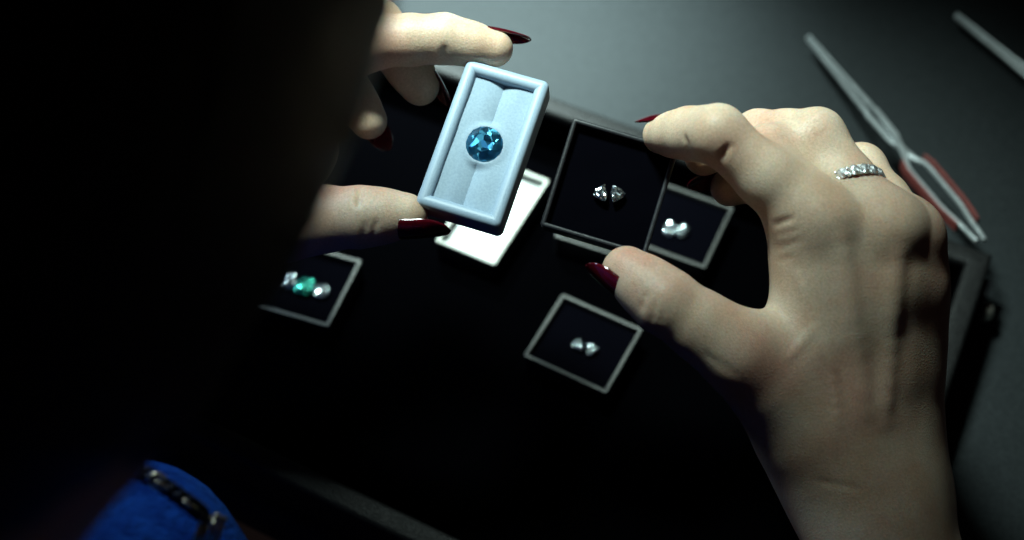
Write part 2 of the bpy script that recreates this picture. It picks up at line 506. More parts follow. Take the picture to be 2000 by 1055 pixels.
x, y = box_local(mf, 1129, 676); gem(in_box(mf, x, y, 210, tilt=(8, -6)), 0.0032, 'trillion', M['diamond'], 'left small three sided diamond of the pair in the front grey box', 'diamond', 'pair of trillion diamonds in front box', n=6, lean=(3, -2))
x, y = box_local(mf, 1154, 686); gem(in_box(mf, x, y, 30, tilt=(-10, 8)), 0.0032, 'trillion', M['diamond'], 'right small three sided diamond of the pair in the front grey box', 'diamond', 'pair of trillion diamonds in front box', n=6, lean=(-2, 3))
x, y = box_local(mg, 565, 553); gem(in_box(mg, x, y, 0, tilt=(5, 10)), 0.0034, 'cushion', M['diamond'], 'white diamond to the left of the green stone', 'diamond', 'diamonds flanking the green stone', sc=(0.9, 1.1, 1), lean=(6, -4))
x, y = box_local(mg, 628, 572); gem(in_box(mg, x, y, 20, tilt=(6, -8)), 0.0034, 'cushion', M['diamond'], 'white diamond to the right of the green stone', 'diamond', 'diamonds flanking the green stone', lean=(-5, -6))
x, y = box_local(mg, 597, 563); gem(in_box(mg, x, y, 0, tilt=(6, 3)), 0.0045, 'cushion', M['emerald'], 'green cushion cut stone between two white diamonds in the left box', 'gemstone')
x, y = box_local(mr, 1307, 452); gem(in_box(mr, x, y, 10, tilt=(9, 5)), 0.0038, 'oval', M['diamond'], 'left oval diamond of the bright pair beside the held black box', 'diamond', 'pair of oval diamonds', sc=(1.05, 1, 1), lean=(7, 4))
x, y = box_local(mr, 1332, 455); gem(in_box(mr, x, y, -5, tilt=(4, -7)), 0.0038, 'oval', M['diamond'], 'right oval diamond of the bright pair beside the held black box', 'diamond', 'pair of oval diamonds', sc=(1.05, 1, 1), lean=(-6, 6))

# ------------------------------------------------------------------ the two boxes in the hands
def facing(px, py, d, roll, tilt_left=0.0, tilt_up=0.0):
    """frame whose z looks back to the lens, turned in the picture by roll, then tilted"""
    x, y, z = CR.copy(), CU.copy(), -CD.copy()
    m = Matrix((x, y, z)).transposed().to_4x4()
    m = m @ Matrix.Rotation(math.radians(roll), 4, 'Z') @ Matrix.Rotation(math.radians(-tilt_left), 4, 'Y') @ Matrix.Rotation(math.radians(-tilt_up), 4, 'X')
    return Matrix.Translation(at(px, py, d)) @ m

DW = 0.384
mW = facing(943, 276, DW, -17.0, 8, 13)
white_box = gem_box(mW, 0.0290, 0.0528, 0.0105, 0.0044, 0.0022, 0.0020, M['case_white'], M['pad_white'], 'pale blue white box with rounded rim held up in the left hand', padz=-0.0024, padbev=0.0062, gap=0.0, pits=((0.0004, -0.0002, 0.0061, -0.0020, 0.95),))
gw = mW.inverted() @ at(946, 278, DW)
gem(in_box(mW, 0.0004, -0.0002, 8, z=-0.0019, tilt=(3, -2)), 0.0061, 'round', M['topaz'], 'large round blue stone set in the slit of the held white box', 'gemstone', n=8, depth=0.78, crown=0.34, table=0.52)

DB = 0.388
mB = facing(1190, 365, DB, -17.0, 6, 4)
black_box = gem_box(mB, 0.0362, 0.0376, 0.0100, 0.0017, 0.0012, 0.0007, M['case_black'], M['pad_black'], 'black square box with two tiny pointed diamonds held in the right hand', padz=-0.0030)
def held_local(m, px, py, d):
    q = m.inverted() @ at(px, py, d); return q.x, q.y
x, y = held_local(mB, 1174, 376, DB); gem(in_box(mB, x, y, 180 + 20, z=-0.0010, tilt=(5, 6)), 0.0030, 'trillion', M['diamond'], 'left pointed diamond of the pair in the held black box', 'diamond', 'pair of pointed diamonds in held box', n=6)
x, y = held_local(mB, 1205, 378, DB); gem(in_box(mB, x, y, 20, z=-0.0010, tilt=(-5, 6)), 0.0030, 'trillion', M['diamond'], 'right pointed diamond of the pair in the held black box', 'diamond', 'pair of pointed diamonds in held box', n=6)

# ------------------------------------------------------------------ signed distance shapes -> mesh
def seg_d(Pn, a, b, ra, rb):
    a = np.array(a, np.float32); b = np.array(b, np.float32)
    ab = b - a; L = float(ab @ ab) + 1e-12
    q = Pn - a
    t = np.clip((q @ ab) / L, 0, 1)
    q = q - t[..., None] * ab
    return np.sqrt(np.einsum('...i,...i', q, q)) - (ra + (rb - ra) * t)

def ell_d(Pn, c, axes, rad):
    q = (Pn - np.array(c, np.float32)) @ np.array(axes, np.float32).T
    r = np.array(rad, np.float32)
    k0 = np.sqrt((((q / r) ** 2)).sum(-1)); k1 = np.sqrt(((q / (r * r)) ** 2).sum(-1)) + 1e-9
    return k0 * (k0 - 1.0) / k1

def smin(a, b, k):
    h = np.clip(0.5 + 0.5 * (b - a) / k, 0, 1)
    return b + (a - b) * h - k * h * (1 - h)

def surface(fun, lo, hi, h, margin=1.25):
    lo = np.array(lo, np.float32); hi = np.array(hi, np.float32)
    n = np.ceil((hi - lo) / h).astype(int) + 1
    f = np.empty(n, np.float32)
    # far blocks take one coarse value, only blocks near the surface are evaluated point by point
    B = 8
    nb = (n + B - 1) // B
    bc = [lo[k] + h * (np.arange(nb[k], dtype=np.float32) * B + (B - 1) / 2) for k in range(3)]
    cv = fun(np.stack(np.meshgrid(*bc, indexing='ij'), -1).astype(np.float32))
    f[:] = np.repeat(np.repeat(np.repeat(cv, B, 0), B, 1), B, 2)[:n[0], :n[1], :n[2]]
    near = np.argwhere(np.abs(cv) < h * B * 0.90 * margin + 0.001)
    ar = np.arange(B)
    loc = np.stack(np.meshgrid(ar, ar, ar, indexing='ij'), -1).reshape(-1, 3)
    for k0 in range(0, len(near), 200):
        ii = (near[k0:k0 + 200, None, :] * B + loc[None]).reshape(-1, 3)
        ii = ii[(ii < n).all(1)]
        f[ii[:, 0], ii[:, 1], ii[:, 2]] = fun((lo + h * ii).astype(np.float32))
    s = f < 0
    cnt = np.zeros(n - 1, np.int8)
    for dx in (0, 1):
        for dy in (0, 1):
            for dz in (0, 1):
                cnt += s[dx:n[0] - 1 + dx, dy:n[1] - 1 + dy, dz:n[2] - 1 + dz]
    act = (cnt > 0) & (cnt < 8)
    cells = np.argwhere(act)
    idx = np.full(n - 1, -1, np.int64); idx[act] = np.arange(len(cells))
    pos = np.zeros((len(cells), 3)); w = np.zeros(len(cells))
    offs = [(0, 0, 0), (1, 0, 0), (0, 1, 0), (0, 0, 1), (1, 1, 0), (1, 0, 1), (0, 1, 1), (1, 1, 1)]
    for a in offs:
        for ax in range(3):
            if a[ax]: continue
            b = list(a); b[ax] = 1
            fa = f[cells[:, 0] + a[0], cells[:, 1] + a[1], cells[:, 2] + a[2]]
            fb = f[cells[:, 0] + b[0], cells[:, 1] + b[1], cells[:, 2] + b[2]]
            m = (fa < 0) != (fb < 0)
            t = np.where(m, fa / np.where(m, fa - fb, 1), 0)
            p = np.array(a) + np.outer(t, np.array(b) - np.array(a))
            pos[m] += p[m]; w[m] += 1
    pos /= w[:, None]
    verts = lo + h * (cells + pos)
    quads = []
    for ax in range(3):
        u, v = (ax + 1) % 3, (ax + 2) % 3
        sl0 = [slice(1, -1)] * 3; sl1 = [slice(1, -1)] * 3
        sl0[ax] = slice(0, -1); sl1[ax] = slice(1, None)
        A, B = s[tuple(sl0)], s[tuple(sl1)]
        for sign in (True, False):
            e = np.argwhere((A != B) & (A == sign))
            if not len(e): continue
            base = e.copy(); base[:, u] += 1; base[:, v] += 1
            q = []
            for du, dv in ((0, 0), (-1, 0), (-1, -1), (0, -1)):
                cc = base.copy(); cc[:, u] += du; cc[:, v] += dv
                q.append(idx[cc[:, 0], cc[:, 1], cc[:, 2]])
            q = np.stack(q, 1)
            if not sign: q = q[:, ::-1]
            quads.append(q)
    return verts, np.concatenate(quads)

def np_mesh(name, parts, mat, parent):
    vs, qs, o = [], [], 0
    for v, q in parts:
        vs.append(v); qs.append(q + o); o += len(v)
    v = np.concatenate(vs); q = np.concatenate(qs)
    off = np.array(parent.location) if parent else np.zeros(3)
    v = v - off
    me = bpy.data.meshes.new(name)
    me.vertices.add(len(v)); me.vertices.foreach_set('co', v.astype(np.float32).ravel())
    me.loops.add(q.size); me.loops.foreach_set('vertex_index', q.astype(np.int32).ravel())
    me.polygons.add(len(q)); me.polygons.foreach_set('loop_start', (np.arange(len(q)) * 4).astype(np.int32))
    me.polygons.foreach_set('loop_total', np.full(len(q), 4, np.int32))
    me.polygons.foreach_set('use_smooth', np.ones(len(q), bool))
    me.update(calc_edges=True); me.validate()
    me.materials.append(mat)
    ob = bpy.data.objects.new(name, me)
    return link(ob, parent)

MM = 0.001
def J(px, py, d, r):
    return (np.array(at(px, py, d)), r * MM)

# ---- right hand joints: photo pixel, distance, radius in mm
RH = {
    'index':  [J(1592, 432, .3610, 9.8), J(1402, 262, .360, 8.4), J(1345, 261, .374, 7.9), J(1292, 264, .388, 6.2)],
    'middle': [J(1724, 446, .3640, 9.8), J(1594, 267, .376, 8.6), J(1480, 262, .392, 7.6), J(1375, 305, .398, 6.6)],
    'ring':   [J(1768, 462, .372, 9.4), J(1680, 330, .400, 8.2), J(1530, 340, .412, 7.4), J(1425, 366, .408, 6.6)],
    'pinky':  [J(1766, 565, .386, 8.8), J(1715, 440, .415, 7.2), J(1630, 430, .424, 6.5), J(1580, 430, .424, 6.0)],
    'thumb':  [J(1600, 850, .378, 13.0), J(1440, 686, .362, 10.9), J(1298, 588, .361, 9.8), J(1224, 529, .366, 7.7)],
}
WR = np.array(at(1722, 985, .386))
ELB_R = np.array((0.150, -0.345, 0.030))
# ---- left hand joints
LH = {
    'index':  [J(560, 165, .398, 10.0), J(735, 80, .396, 8.6), J(868, 76, .396, 7.9), J(966, 95, .3965, 6.2)],
    'middle': [J(540, 170, .405, 10.0), J(738, 50, .414, 8.6), J(790, 118, .412, 7.8), J(820, 168, .411, 6.8)],
    'ring':   [J(525, 215, .415, 9.4), J(610, 135, .412, 8.0), J(680, 178, .410, 7.4), J(720, 236, .409, 6.4)],
    'pinky':  [J(515, 270, .425, 8.8), J(600, 240, .420, 7.2), J(620, 290, .412, 6.4), J(610, 330, .410, 5.8)],
    'thumb':  [J(420, 440, .405, 13.0), J(560, 432, .392, 11.4), J(706, 424, .386, 9.6), J(792, 420, .385, 7.2)],
}
WL = np.array(at(300, 330, .430))
ELB_L = np.array((-0.345, -0.11, 0.035))

def unit(v): return v / np.linalg.norm(v)

def hand_fun(H, wrist, elbow, dents, creases, bumps, webs=()):
    fore = unit(elbow - wrist)
    mc = [H[k][0][0] for k in ('index', 'middle', 'ring', 'pinky')]
    across = unit(mc[3] - mc[0])
    lat = unit(across - fore * (across @ fore))
    cps = [wrist - fore * 0.006 + lat * o for o in (-0.013, -0.004, 0.005, 0.013)]
    normal = unit(np.cross(lat, fore))
    if normal @ (np.array(CAM) - wrist) < 0: normal = -normal
    def f(Pn):
        palm = None
        def add(d, k):
            nonlocal palm
            palm = d if palm is None else smin(palm, d, k)
        # forearm: two bones side by side
        for o, r0, r1 in ((-0.0105, 0.0160, 0.026), (0.0105, 0.0150, 0.025)):
            add(seg_d(Pn, wrist + lat * o, elbow + lat * o * 1.3, r0, r1), 0.010)
        for i, (m, k) in enumerate(zip(mc, ('index', 'middle', 'ring', 'pinky'))):
            add(seg_d(Pn, cps[i], m, 0.0130, H[k][0][1] * 0.97), 0.015)
            add(seg_d(Pn, cps[i] - normal * 0.008, m - normal * 0.007, 0.012, 0.0085), 0.007)
        th = H['thumb']
        add(seg_d(Pn, wrist + lat * -0.009, th[0][0], 0.0155, th[0][1]), 0.016)
        add(seg_d(Pn, wrist + fore * 0.02 + lat * -0.006, th[0][0] * 0.6 + wrist * 0.4, 0.0150, 0.0150), 0.018)
        add(seg_d(Pn, th[0][0], th[1][0], th[0][1], th[1][1]), 0.018)
        for q in range(3):
            add(seg_d(Pn, mc[q], mc[q + 1], 0.0070, 0.0070), 0.008)
            add(seg_d(Pn, mc[q] * 0.8 + cps[q] * 0.2, mc[q + 1] * 0.8 + cps[q + 1] * 0.2, 0.0088, 0.0085), 0.010)
        # muscle and web between thumb and index
        mid_t = th[0][0] * 0.35 + th[1][0] * 0.65
        mid_i = mc[0] * 0.62 + cps[0] * 0.38
        add(seg_d(Pn, mid_t, mid_i, 0.0085, 0.0100), 0.014)
        add(seg_d(Pn, th[0][0] * 0.8 + th[1][0] * 0.2, mc[0] * 0.35 + cps[0] * 0.65, 0.0105, 0.011), 0.014)
        for wa, wra, wb, wrb in webs:
            add(seg_d(Pn, wa, wb, wra, wrb), 0.010)
        out = palm
        for k in ('index', 'middle', 'ring', 'pinky', 'thumb'):
            js = H[k]
            d = None
            for j in range(0 if k != 'thumb' else 1, 3):
                (a, ra), (b, rb) = js[j], js[j + 1]
                # slightly waisted phalanx
                mid = (a + b) / 2; rm = (ra + rb) / 2 * (1.0 if k == 'thumb' else 0.89 if (k == 'middle' and j == 0) else 0.975)
                for s in (seg_d(Pn, a, mid, ra, rm), seg_d(Pn, mid, b, rm, rb)):
                    d = s if d is None else smin(d, s, 0.0035)
            out = np.minimum(out, smin(palm, d, 0.0075))
        for c_, r, amt in dents:
            q = Pn - c_.astype(np.float32)
            out = out + amt * np.exp(-np.einsum('...i,...i', q, q) / (r * r))
        for c_, r, amt in bumps:
            q = Pn - c_.astype(np.float32)
            out = out - amt * np.exp(-np.einsum('...i,...i', q, q) / (r * r))
        for a, b, w, amt in creases:
            dd = seg_d(Pn, a, b, 0, 0)
            out = out + amt * np.exp(-(dd / w) ** 2)
        return out
    return f

A_ = lambda x, y, d: np.array(at(x, y, d))
def on_surface(fun, px, py, d0=0.30, d1=0.46):
    """first crossing of the shape along the line of sight"""
    ds = np.linspace(d0, d1, 640, dtype=np.float32)
    pts = np.array([at(px, py, float(d)) for d in ds], np.float32)
    v = fun(pts)
    k = np.argmax(v < 0)
    return pts[k].astype(np.float64) if (v < 0).any() else None

WEB_R = [(A_(1500, 285, .3720), 0.0072, A_(1568, 372, .3690), 0.0076),
         (A_(1668, 490, .3700), 0.0115, A_(1690, 700, .3780), 0.0125), (A_(1762, 520, .3790), 0.0100, A_(1745, 700, .3850), 0.0115),
         (A_(1600, 500, .3690), 0.0105, A_(1640, 760, .3800), 0.0125)]
base_r = hand_fun(RH, WR, ELB_R, [], [], [], WEB_R)
def crease_list(fun, segs):
    out = []
    for (x0, y0, x1, y1, w, amt) in segs:
        n = 5
        pts = [on_surface(fun, x0 + (x1 - x0) * i / n, y0 + (y1 - y0) * i / n) for i in range(n + 1)]
        for a, b in zip(pts, pts[1:]):
            if a is not None and b is not None and np.linalg.norm(a - b) < 0.015:
                out.append((a, b, w * MM, amt * MM))
    return out
cr_r = crease_list(base_r, [
    (1263, 572, 1252, 605, 0.7, 0.38), (1284, 580, 1274, 628, 0.7, 0.42), (1298, 600, 1290, 630, 0.6, 0.18),
    (1338, 268, 1346, 300, 0.9, 0.6), (1408, 310, 1424, 285, 0.9, 0.6),
    (1515, 440, 1548, 426, 0.9, 0.40), (1520, 458, 1556, 448, 0.8, 0.14), (1521, 486, 1562, 470, 0.8, 0.16), (1520, 512, 1545, 503, 0.8, 0.12),
    (1588, 232, 1618, 262, 0.7, 0.28), (1576, 242, 1606, 272, 0.7, 0.22), (1600, 226, 1626, 254, 0.6, 0.18),
    (1640, 470, 1665, 620, 3.2, -0.70), (1665, 620, 1690, 800, 3.4, -0.45), (1752, 500, 1742, 640, 3.0, -0.75), (1742, 640, 1728, 820, 3.2, -0.45),
    (1560, 540, 1590, 640, 1.5, -0.35), (1590, 640, 1625, 720, 1.5, -0.32), (1625, 720, 1640, 830, 1.4, -0.28), (1590, 640, 1540, 700, 1.3, -0.25),
    (1380, 690, 1420, 728, 0.9, 0.18), (1405, 700, 1440, 735, 0.9, 0.15), (1600, 940, 1680, 955, 1.0, 0.16),
])
def dent(fun, px, py, r, amt):
    p = on_surface(fun, px, py); return (p, r * MM, amt * MM)
dn_r = [x for x in (dent(base_r, 1470, 560, 9, 0.6),) if x[0] is not None]
bp_r = [x for x in (dent(base_r, 1640, 425, 8, 0.6), dent(base_r, 1752, 462, 7, 0.8), dent(base_r, 1392, 228, 7, 0.5), dent(base_r, 1600, 238, 6, 0.5)) if x[0] is not None]
fun_r = hand_fun(RH, WR, ELB_R, dn_r, cr_r, bp_r, WEB_R)
base_l = hand_fun(LH, WL, ELB_L, [], [], [])
cr_l = crease_list(base_l, [(868, 92, 866, 122, 0.9, 0.55), (704, 366, 700, 400, 0.9, 0.9), (735, 430, 728, 470, 0.8, 0.5), (715, 435, 708, 470, 0.8, 0.4)])
fun_l = hand_fun(LH, WL, ELB_L, [], cr_l, [])

def bounds(H, extra, pad):
    pts = np.array([p for k in H for p, r in H[k]] + extra)
    return pts.min(0) - pad, pts.max(0) + pad
HRES = 0.0009
lo, hi = bounds(RH, [WR, WR + (ELB_R - WR) * 0.30], 0.017)
hand_r = surface(fun_r, lo, hi, HRES)
lo, hi = bounds(LH, [WL, WL + (ELB_L - WL) * 0.12], 0.017)
hand_l = surface(fun_l, lo, hi, HRES)

# ------------------------------------------------------------------ the person
ploc = Vector((-0.11, -0.30, -0.30))
person = empty('person', Matrix.Translation(ploc), 'dark haired person in a blue fuzzy top holding up two gem boxes', 'person')
HC = np.array(at(-328, -175, 0.166))
fdir = unit(np.array((0.30, 0.72, -0.63)))
sdir = unit(np.cross(fdir, np.array((0, 0, 1.0))))     # the person's right
udir = unit(np.cross(sdir, fdir))
NECK = np.array((-0.150, -0.285, 0.215))
SHR = np.array((0.035, -0.345, 0.165)); SHL = np.array((-0.315, -0.290, 0.165))
CHEST = np.array((-0.140, -0.285, 0.080))
HIP = np.array((-0.130, -0.340, -0.230))

def body_fun(Pn):
    ax = np.array((fdir, sdir, udir))
    d = ell_d(Pn, HC, ax, (0.088, 0.068, 0.098))
    d = smin(d, ell_d(Pn, HC + fdir * 0.035 - udir * 0.055, ax, (0.052, 0.050, 0.058)), 0.02)      # jaw
    d = smin(d, seg_d(Pn, HC + fdir * 0.085 - udir * 0.012, HC + fdir * 0.101 - udir * 0.040, 0.007, 0.011), 0.010)  # nose
    d = smin(d, seg_d(Pn, HC + fdir * 0.080 - udir * 0.068 - sdir * 0.012, HC + fdir * 0.080 - udir * 0.068 + sdir * 0.012, 0.008, 0.008), 0.008)  # mouth
    for s in (-1, 1):
        d = smin(d, ell_d(Pn, HC + sdir * 0.069 * s - udir * 0.022 - fdir * 0.01, ax, (0.014, 0.004, 0.022)), 0.006)   # ears
        q = Pn - (HC + fdir * 0.088 + sdir * 0.031 * s - udir * 0.008).astype(np.float32)
        d = d + 0.009 * np.exp(-np.einsum('...i,...i', q, q) / 0.014 ** 2)                                              # eye sockets
    d = smin(d, seg_d(Pn, HC - fdir * 0.02 - udir * 0.06, NECK, 0.052, 0.056), 0.025)
    d = smin(d, seg_d(Pn, NECK, CHEST, 0.060, 0.085), 0.04)
    d = smin(d, seg_d(Pn, SHR, SHL, 0.040, 0.040), 0.05)
    for S, E, Wp in ((SHR, ELB_R, WR), (SHL, ELB_L, WL)):
        d = smin(d, seg_d(Pn, S, E, 0.038, 0.029), 0.02)
        d = smin(d, seg_d(Pn, E, E + (Wp - E) * 0.80, 0.028, 0.0205), 0.012)
    d = smin(d, seg_d(Pn, CHEST, HIP, 0.095, 0.105), 0.05)
    return d
body_low = surface(body_fun, (-0.42, -0.47, -0.35), (0.23, 0.06, 0.47), 0.0055)
np_mesh('body', [hand_r, hand_l, body_low], M['skin'], person)

BUST = np.array(at(160, 1215, 0.335))
def top_fun(Pn):
    d = seg_d(Pn, NECK - np.array((0, 0, 0.045)), CHEST, 0.064, 0.102)
    n0 = HC - fdir * 0.02 - udir * 0.06
    d = smin(d, seg_d(Pn, n0 + (NECK - n0) * 0.35, NECK, 0.058, 0.066), 0.03)      # soft rolled collar
    d = smin(d, seg_d(Pn, SHR, SHL, 0.050, 0.050), 0.06)
    d = smin(d, seg_d(Pn, CHEST, HIP, 0.110, 0.118), 0.05)
    d = smin(d, seg_d(Pn, BUST, CHEST + np.array((0.0, 0.03, -0.01)), 0.046, 0.070), 0.03)
    d = smin(d, seg_d(Pn, BUST + np.array((-0.13, 0.02, 0)), CHEST + np.array((-0.08, 0.03, 0)), 0.046, 0.070), 0.03)
    for S, E, Wp, t in ((SHR, ELB_R, WR, 0.50), (SHL, ELB_L, WL, 0.66)):
        d = smin(d, seg_d(Pn, S, E, 0.050, 0.041), 0.02)
        d = smin(d, seg_d(Pn, E, E + (Wp - E) * t, 0.041, 0.034), 0.015)
    # soft folds
    x, y, z = Pn[..., 0], Pn[..., 1], Pn[..., 2]
    d = d + 0.0022 * np.sin(70 * z + 30 * x + 2.2 * np.sin(25 * x)) + 0.0016 * np.sin(110 * x - 60 * z + 3 * np.sin(30 * y))
    return d
np_mesh('sweater', [surface(top_fun, (-0.44, -0.50, -0.36), (0.23, 0.08, 0.30), 0.0055)], M['wool'], person)

def hair_fun(Pn):
    ax = np.array((fdir, sdir, udir))
    d = ell_d(Pn, HC - fdir * 0.008 + udir * 0.006, ax, (0.094, 0.079, 0.106))
    # the face stays free of hair
    face = ell_d(Pn, HC + fdir * 0.085 - udir * 0.035, ax, (0.075, 0.056, 0.085))
    d = np.maximum(d, -face)
    for s in (-1, 1):
        if s == 1:
            d = smin(d, seg_d(Pn, HC + sdir * 0.058 + fdir * 0.02, HC + sdir * 0.044 + fdir * 0.022 - udir * 0.066, 0.012, 0.012), 0.010)
            continue
        a = HC + sdir * 0.070 * s + fdir * 0.02 + udir * 0.02
        b = HC + sdir * 0.066 * s + fdir * 0.01 - udir * 0.10
        d = smin(d, seg_d(Pn, a, b, 0.016, 0.018), 0.015)
        d = smin(d, seg_d(Pn, b, NECK + sdir * 0.055 * s + np.array((0, 0.035, -0.015)), 0.018, 0.013), 0.015)
    d = smin(d, seg_d(Pn, HC - fdir * 0.05, NECK + np.array((0, -0.03, 0.0)), 0.050, 0.030), 0.03)
    ang = np.arctan2((Pn - HC.astype(np.float32)) @ sdir.astype(np.float32), (Pn - HC.astype(np.float32)) @ fdir.astype(np.float32))
    d = d + 0.0006 * np.sin(60 * ang) + 0.0004 * np.sin(137 * ang + 1)
    return d
np_mesh('hair', [surface(hair_fun, tuple(np.minimum(HC, NECK) - 0.14), tuple(np.maximum(HC, NECK) + 0.14), 0.0035)], M['hair'], person)
for s in (-1, 1):
    bm = bmesh.new()
    bmesh.ops.create_uvsphere(bm, u_segments=20, v_segments=12, radius=0.0125, matrix=Matrix.Translation(Vector(HC + fdir * 0.073 + sdir * 0.031 * s - udir * 0.010) - ploc))
    from_bm('eye', bm, M['eye_white'], person, True)

# ---- nails
def nail(joint_a, joint_b, dorsal, width, length, back, parent=person, droop=0.10):
    a, ra = joint_a; b, rb = joint_b
    ax = unit(b - a)
    n = dorsal - ax * (dorsal @ ax); n = unit(n)
    s = np.cross(ax, n)
    Rn = rb * 1.00
    nu, nv = 11, 22
    top = []
    for j in range(nv + 1):
        v = j / nv
        if v < 0.18: w = math.sqrt(max(1 - ((0.18 - v) / 0.18) ** 2, 0)) * 0.92 + 0.04
        elif v < 0.55: w = 0.96 + 0.04 * math.sin((v - 0.18) / 0.37 * math.pi)
        else:
            q = (v - 0.55) / 0.45; w = 0.96 * (1 - q ** 2.1) ** 0.62 + 0.015
        dist = -back + length * v
        over = max(0.0, dist)
        rr = Rn + 0.00035 + 0.0003 * math.sin(v * math.pi) - droop * over * over / 0.012 - max(0, (0.12 - v)) * 0.004
        flat_ = 1.0
        for i in range(nu + 1):
            u = -1 + 2 * i / nu
            ph = u * w * width / 2 / Rn
            top.append(b + ax * dist + n * (rr * math.cos(ph)) + s * (Rn * math.sin(ph)))
    off = np.array(ploc)
    f = []
    for j in range(nv):
        for i in range(nu):
            k = j * (nu + 1) + i
            f.append((k, k + 1, k + nu + 2, k + nu + 1))
    o = mesh('fingernail', [p - off for p in top], f, M['nail'], parent)
    md = o.modifiers.new('thick', 'SOLIDIFY'); md.thickness = 0.0006; md.offset = 0.0
    return o
def dirv(r, u, t):           # right, up in the picture, towards the lens
    return np.array(CR) * r + np.array(CU) * u - np.array(CD) * t

nail(RH['index'][2], RH['index'][3], dirv(-0.2, 1, -0.30), 0.0105, 0.0215, 0.0075)
nail(RH['middle'][2], RH['middle'][3], dirv(-0.2, 0.9, -0.5), 0.0110, 0.0215, 0.0085)
nail(RH['ring'][2], RH['ring'][3], dirv(-0.25, 0.75, -0.65), 0.0110, 0.0220, 0.0085)
nail(RH['pinky'][2], RH['pinky'][3], dirv(0, 0.6, -0.8), 0.0090, 0.018, 0.0075)
nail(RH['thumb'][2], (RH['thumb'][3][0], RH['thumb'][3][1]), dirv(-0.55, -0.75, 0.40), 0.0130, 0.0200, 0.0095)
nail(LH['index'][2], LH['index'][3], dirv(0.3, 1, -0.25), 0.0100, 0.0195, 0.0080)
nail(LH['middle'][2], LH['middle'][3], dirv(1, 0.3, -0.4), 0.0110, 0.0200, 0.0085)
nail(LH['ring'][2], LH['ring'][3], dirv(0.10, -0.1, -1.0), 0.0095, 0.0190, 0.0075)
nail(LH['pinky'][2], LH['pinky'][3], dirv(0.5, 0, -0.8), 0.0090, 0.018, 0.0075)
nail(LH['thumb'][2], LH['thumb'][3], dirv(0.0, -0.85, 0.50), 0.0125, 0.0245, 0.0095, droop=0.05)

# ------------------------------------------------------------------ diamond band on the right middle finger
a, ra = RH['middle'][0]; b, rb = RH['middle'][1]
t = 0.45
ctr = a + (b - a) * t; axr = unit(b - a)
rr_f = (ra + rb) / 2 * 0.975
px_ = unit(np.array(-CD) - axr * (np.array(-CD) @ axr)); py_ = np.cross(axr, px_)
# tilt the band a little across the finger, as it sits level in the picture
axt = unit(axr + py_ * 0.0)
axr = dirv(-0.22, 1.0, -0.62); axr = unit(axr)
ctr = ctr + dirv(-0.0010, -0.0012, 0)
px_ = unit(np.array(-CD) - axr * (np.array(-CD) @ axr)); py_ = np.cross(axr, px_)
mring = Matrix((Vector(px_), Vector(py_), Vector(axr))).transposed().to_4x4()
ringm = Matrix.Translation(Vector(ctr)) @ mring @ Matrix.Rotation(math.radians(0), 4, 'X')
ring = empty('diamond_ring', ringm, 'band of sparkling round diamonds worn on the right hand', 'ring')
Rr = rr_f * 0.915 + 0.0018
loops = []
for i in range(48):
    an = 2 * math.pi * i / 48
    dr = Vector((math.cos(an), math.sin(an), 0))
    loops.append([tuple(dr * (Rr + 0.0006 * math.cos(k * math.pi / 4)) + Vector((0, 0, 0.0014 * math.sin(k * math.pi / 4)))) for k in range(8)])
v, f = loft(loops, close=True)
mesh('band', v, f, M['silver'], ring)
gbm = gem_mesh(0.0010, 'round', n=8)
bmesh.ops.recalc_face_normals(gbm, faces=gbm.faces[:])
gme = bpy.data.meshes.new('stone'); gbm.to_mesh(gme); gbm.free(); gme.materials.append(M['diamond_small'])
NS = 19
for i in range(NS):
    for row, sz in ((0, 1.75), (-1, 0.62), (1, 0.62)):
        an = 2 * math.pi * (i + (0.5 if row else 0)) / NS
        o = bpy.data.objects.new('stone', gme)
        link(o, ring)
        dr = Vector((math.cos(an), math.sin(an), 0.45 * row + random.uniform(-.12, .12))).normalized()
        o.matrix_local = Matrix.Translation(Vector((math.cos(an) * (Rr + 0.0011), math.sin(an) * (Rr + 0.0011), 0.0012 * row))) @ dr.to_track_quat('Z', 'Y').to_matrix().to_4x4() @ Matrix.Diagonal((sz, sz, sz, 1))

# ------------------------------------------------------------------ tweezers
def sweep(name, pts, widths, thick, mat, parent):
    """flat bar through local points (x,y,z), width across y, thickness along z"""
    loops = []
    for i, p in enumerate(pts):
        p = Vector(p)
        d = (Vector(pts[min(i + 1, len(pts) - 1)]) - Vector(pts[max(i - 1, 0)])).normalized()
        s = Vector((-d.y, d.x, 0)).normalized()
        w = widths[i]; tz = thick[i] if isinstance(thick, (list, tuple)) else thick
        u = Vector((0, 0, 1))
        ch_ = min(w, tz) * 0.3
        loops.append([tuple(p + s * x_ + u * z_) for x_, z_ in ((w / 2 - ch_, -tz / 2), (w / 2, -tz / 2 + ch_), (w / 2, tz / 2 - ch_), (w / 2 - ch_, tz / 2), (-w / 2 + ch_, tz / 2), (-w / 2, tz / 2 - ch_), (-w / 2, -tz / 2 + ch_), (-w / 2 + ch_, -tz / 2))])
    v, f = loft(loops, cap0=True, cap1=True)
    return mesh(name, v, f, mat, parent, True, 35)

def smooth_path(keys, n=40):
    xs = [k[0] for k in keys]
    out = []
    for i in range(n + 1):
        x = xs[0] + (xs[-1] - xs[0]) * i / n
        for k in range(len(keys) - 1):
            if keys[k][0] <= x <= keys[k + 1][0]:
                t_ = (x - keys[k][0]) / (keys[k + 1][0] - keys[k][0]); t_ = t_ * t_ * (3 - 2 * t_)
                out.append([x] + [keys[k][j] + (keys[k + 1][j] - keys[k][j]) * t_ for j in range(1, len(keys[0]))]); break
    return out

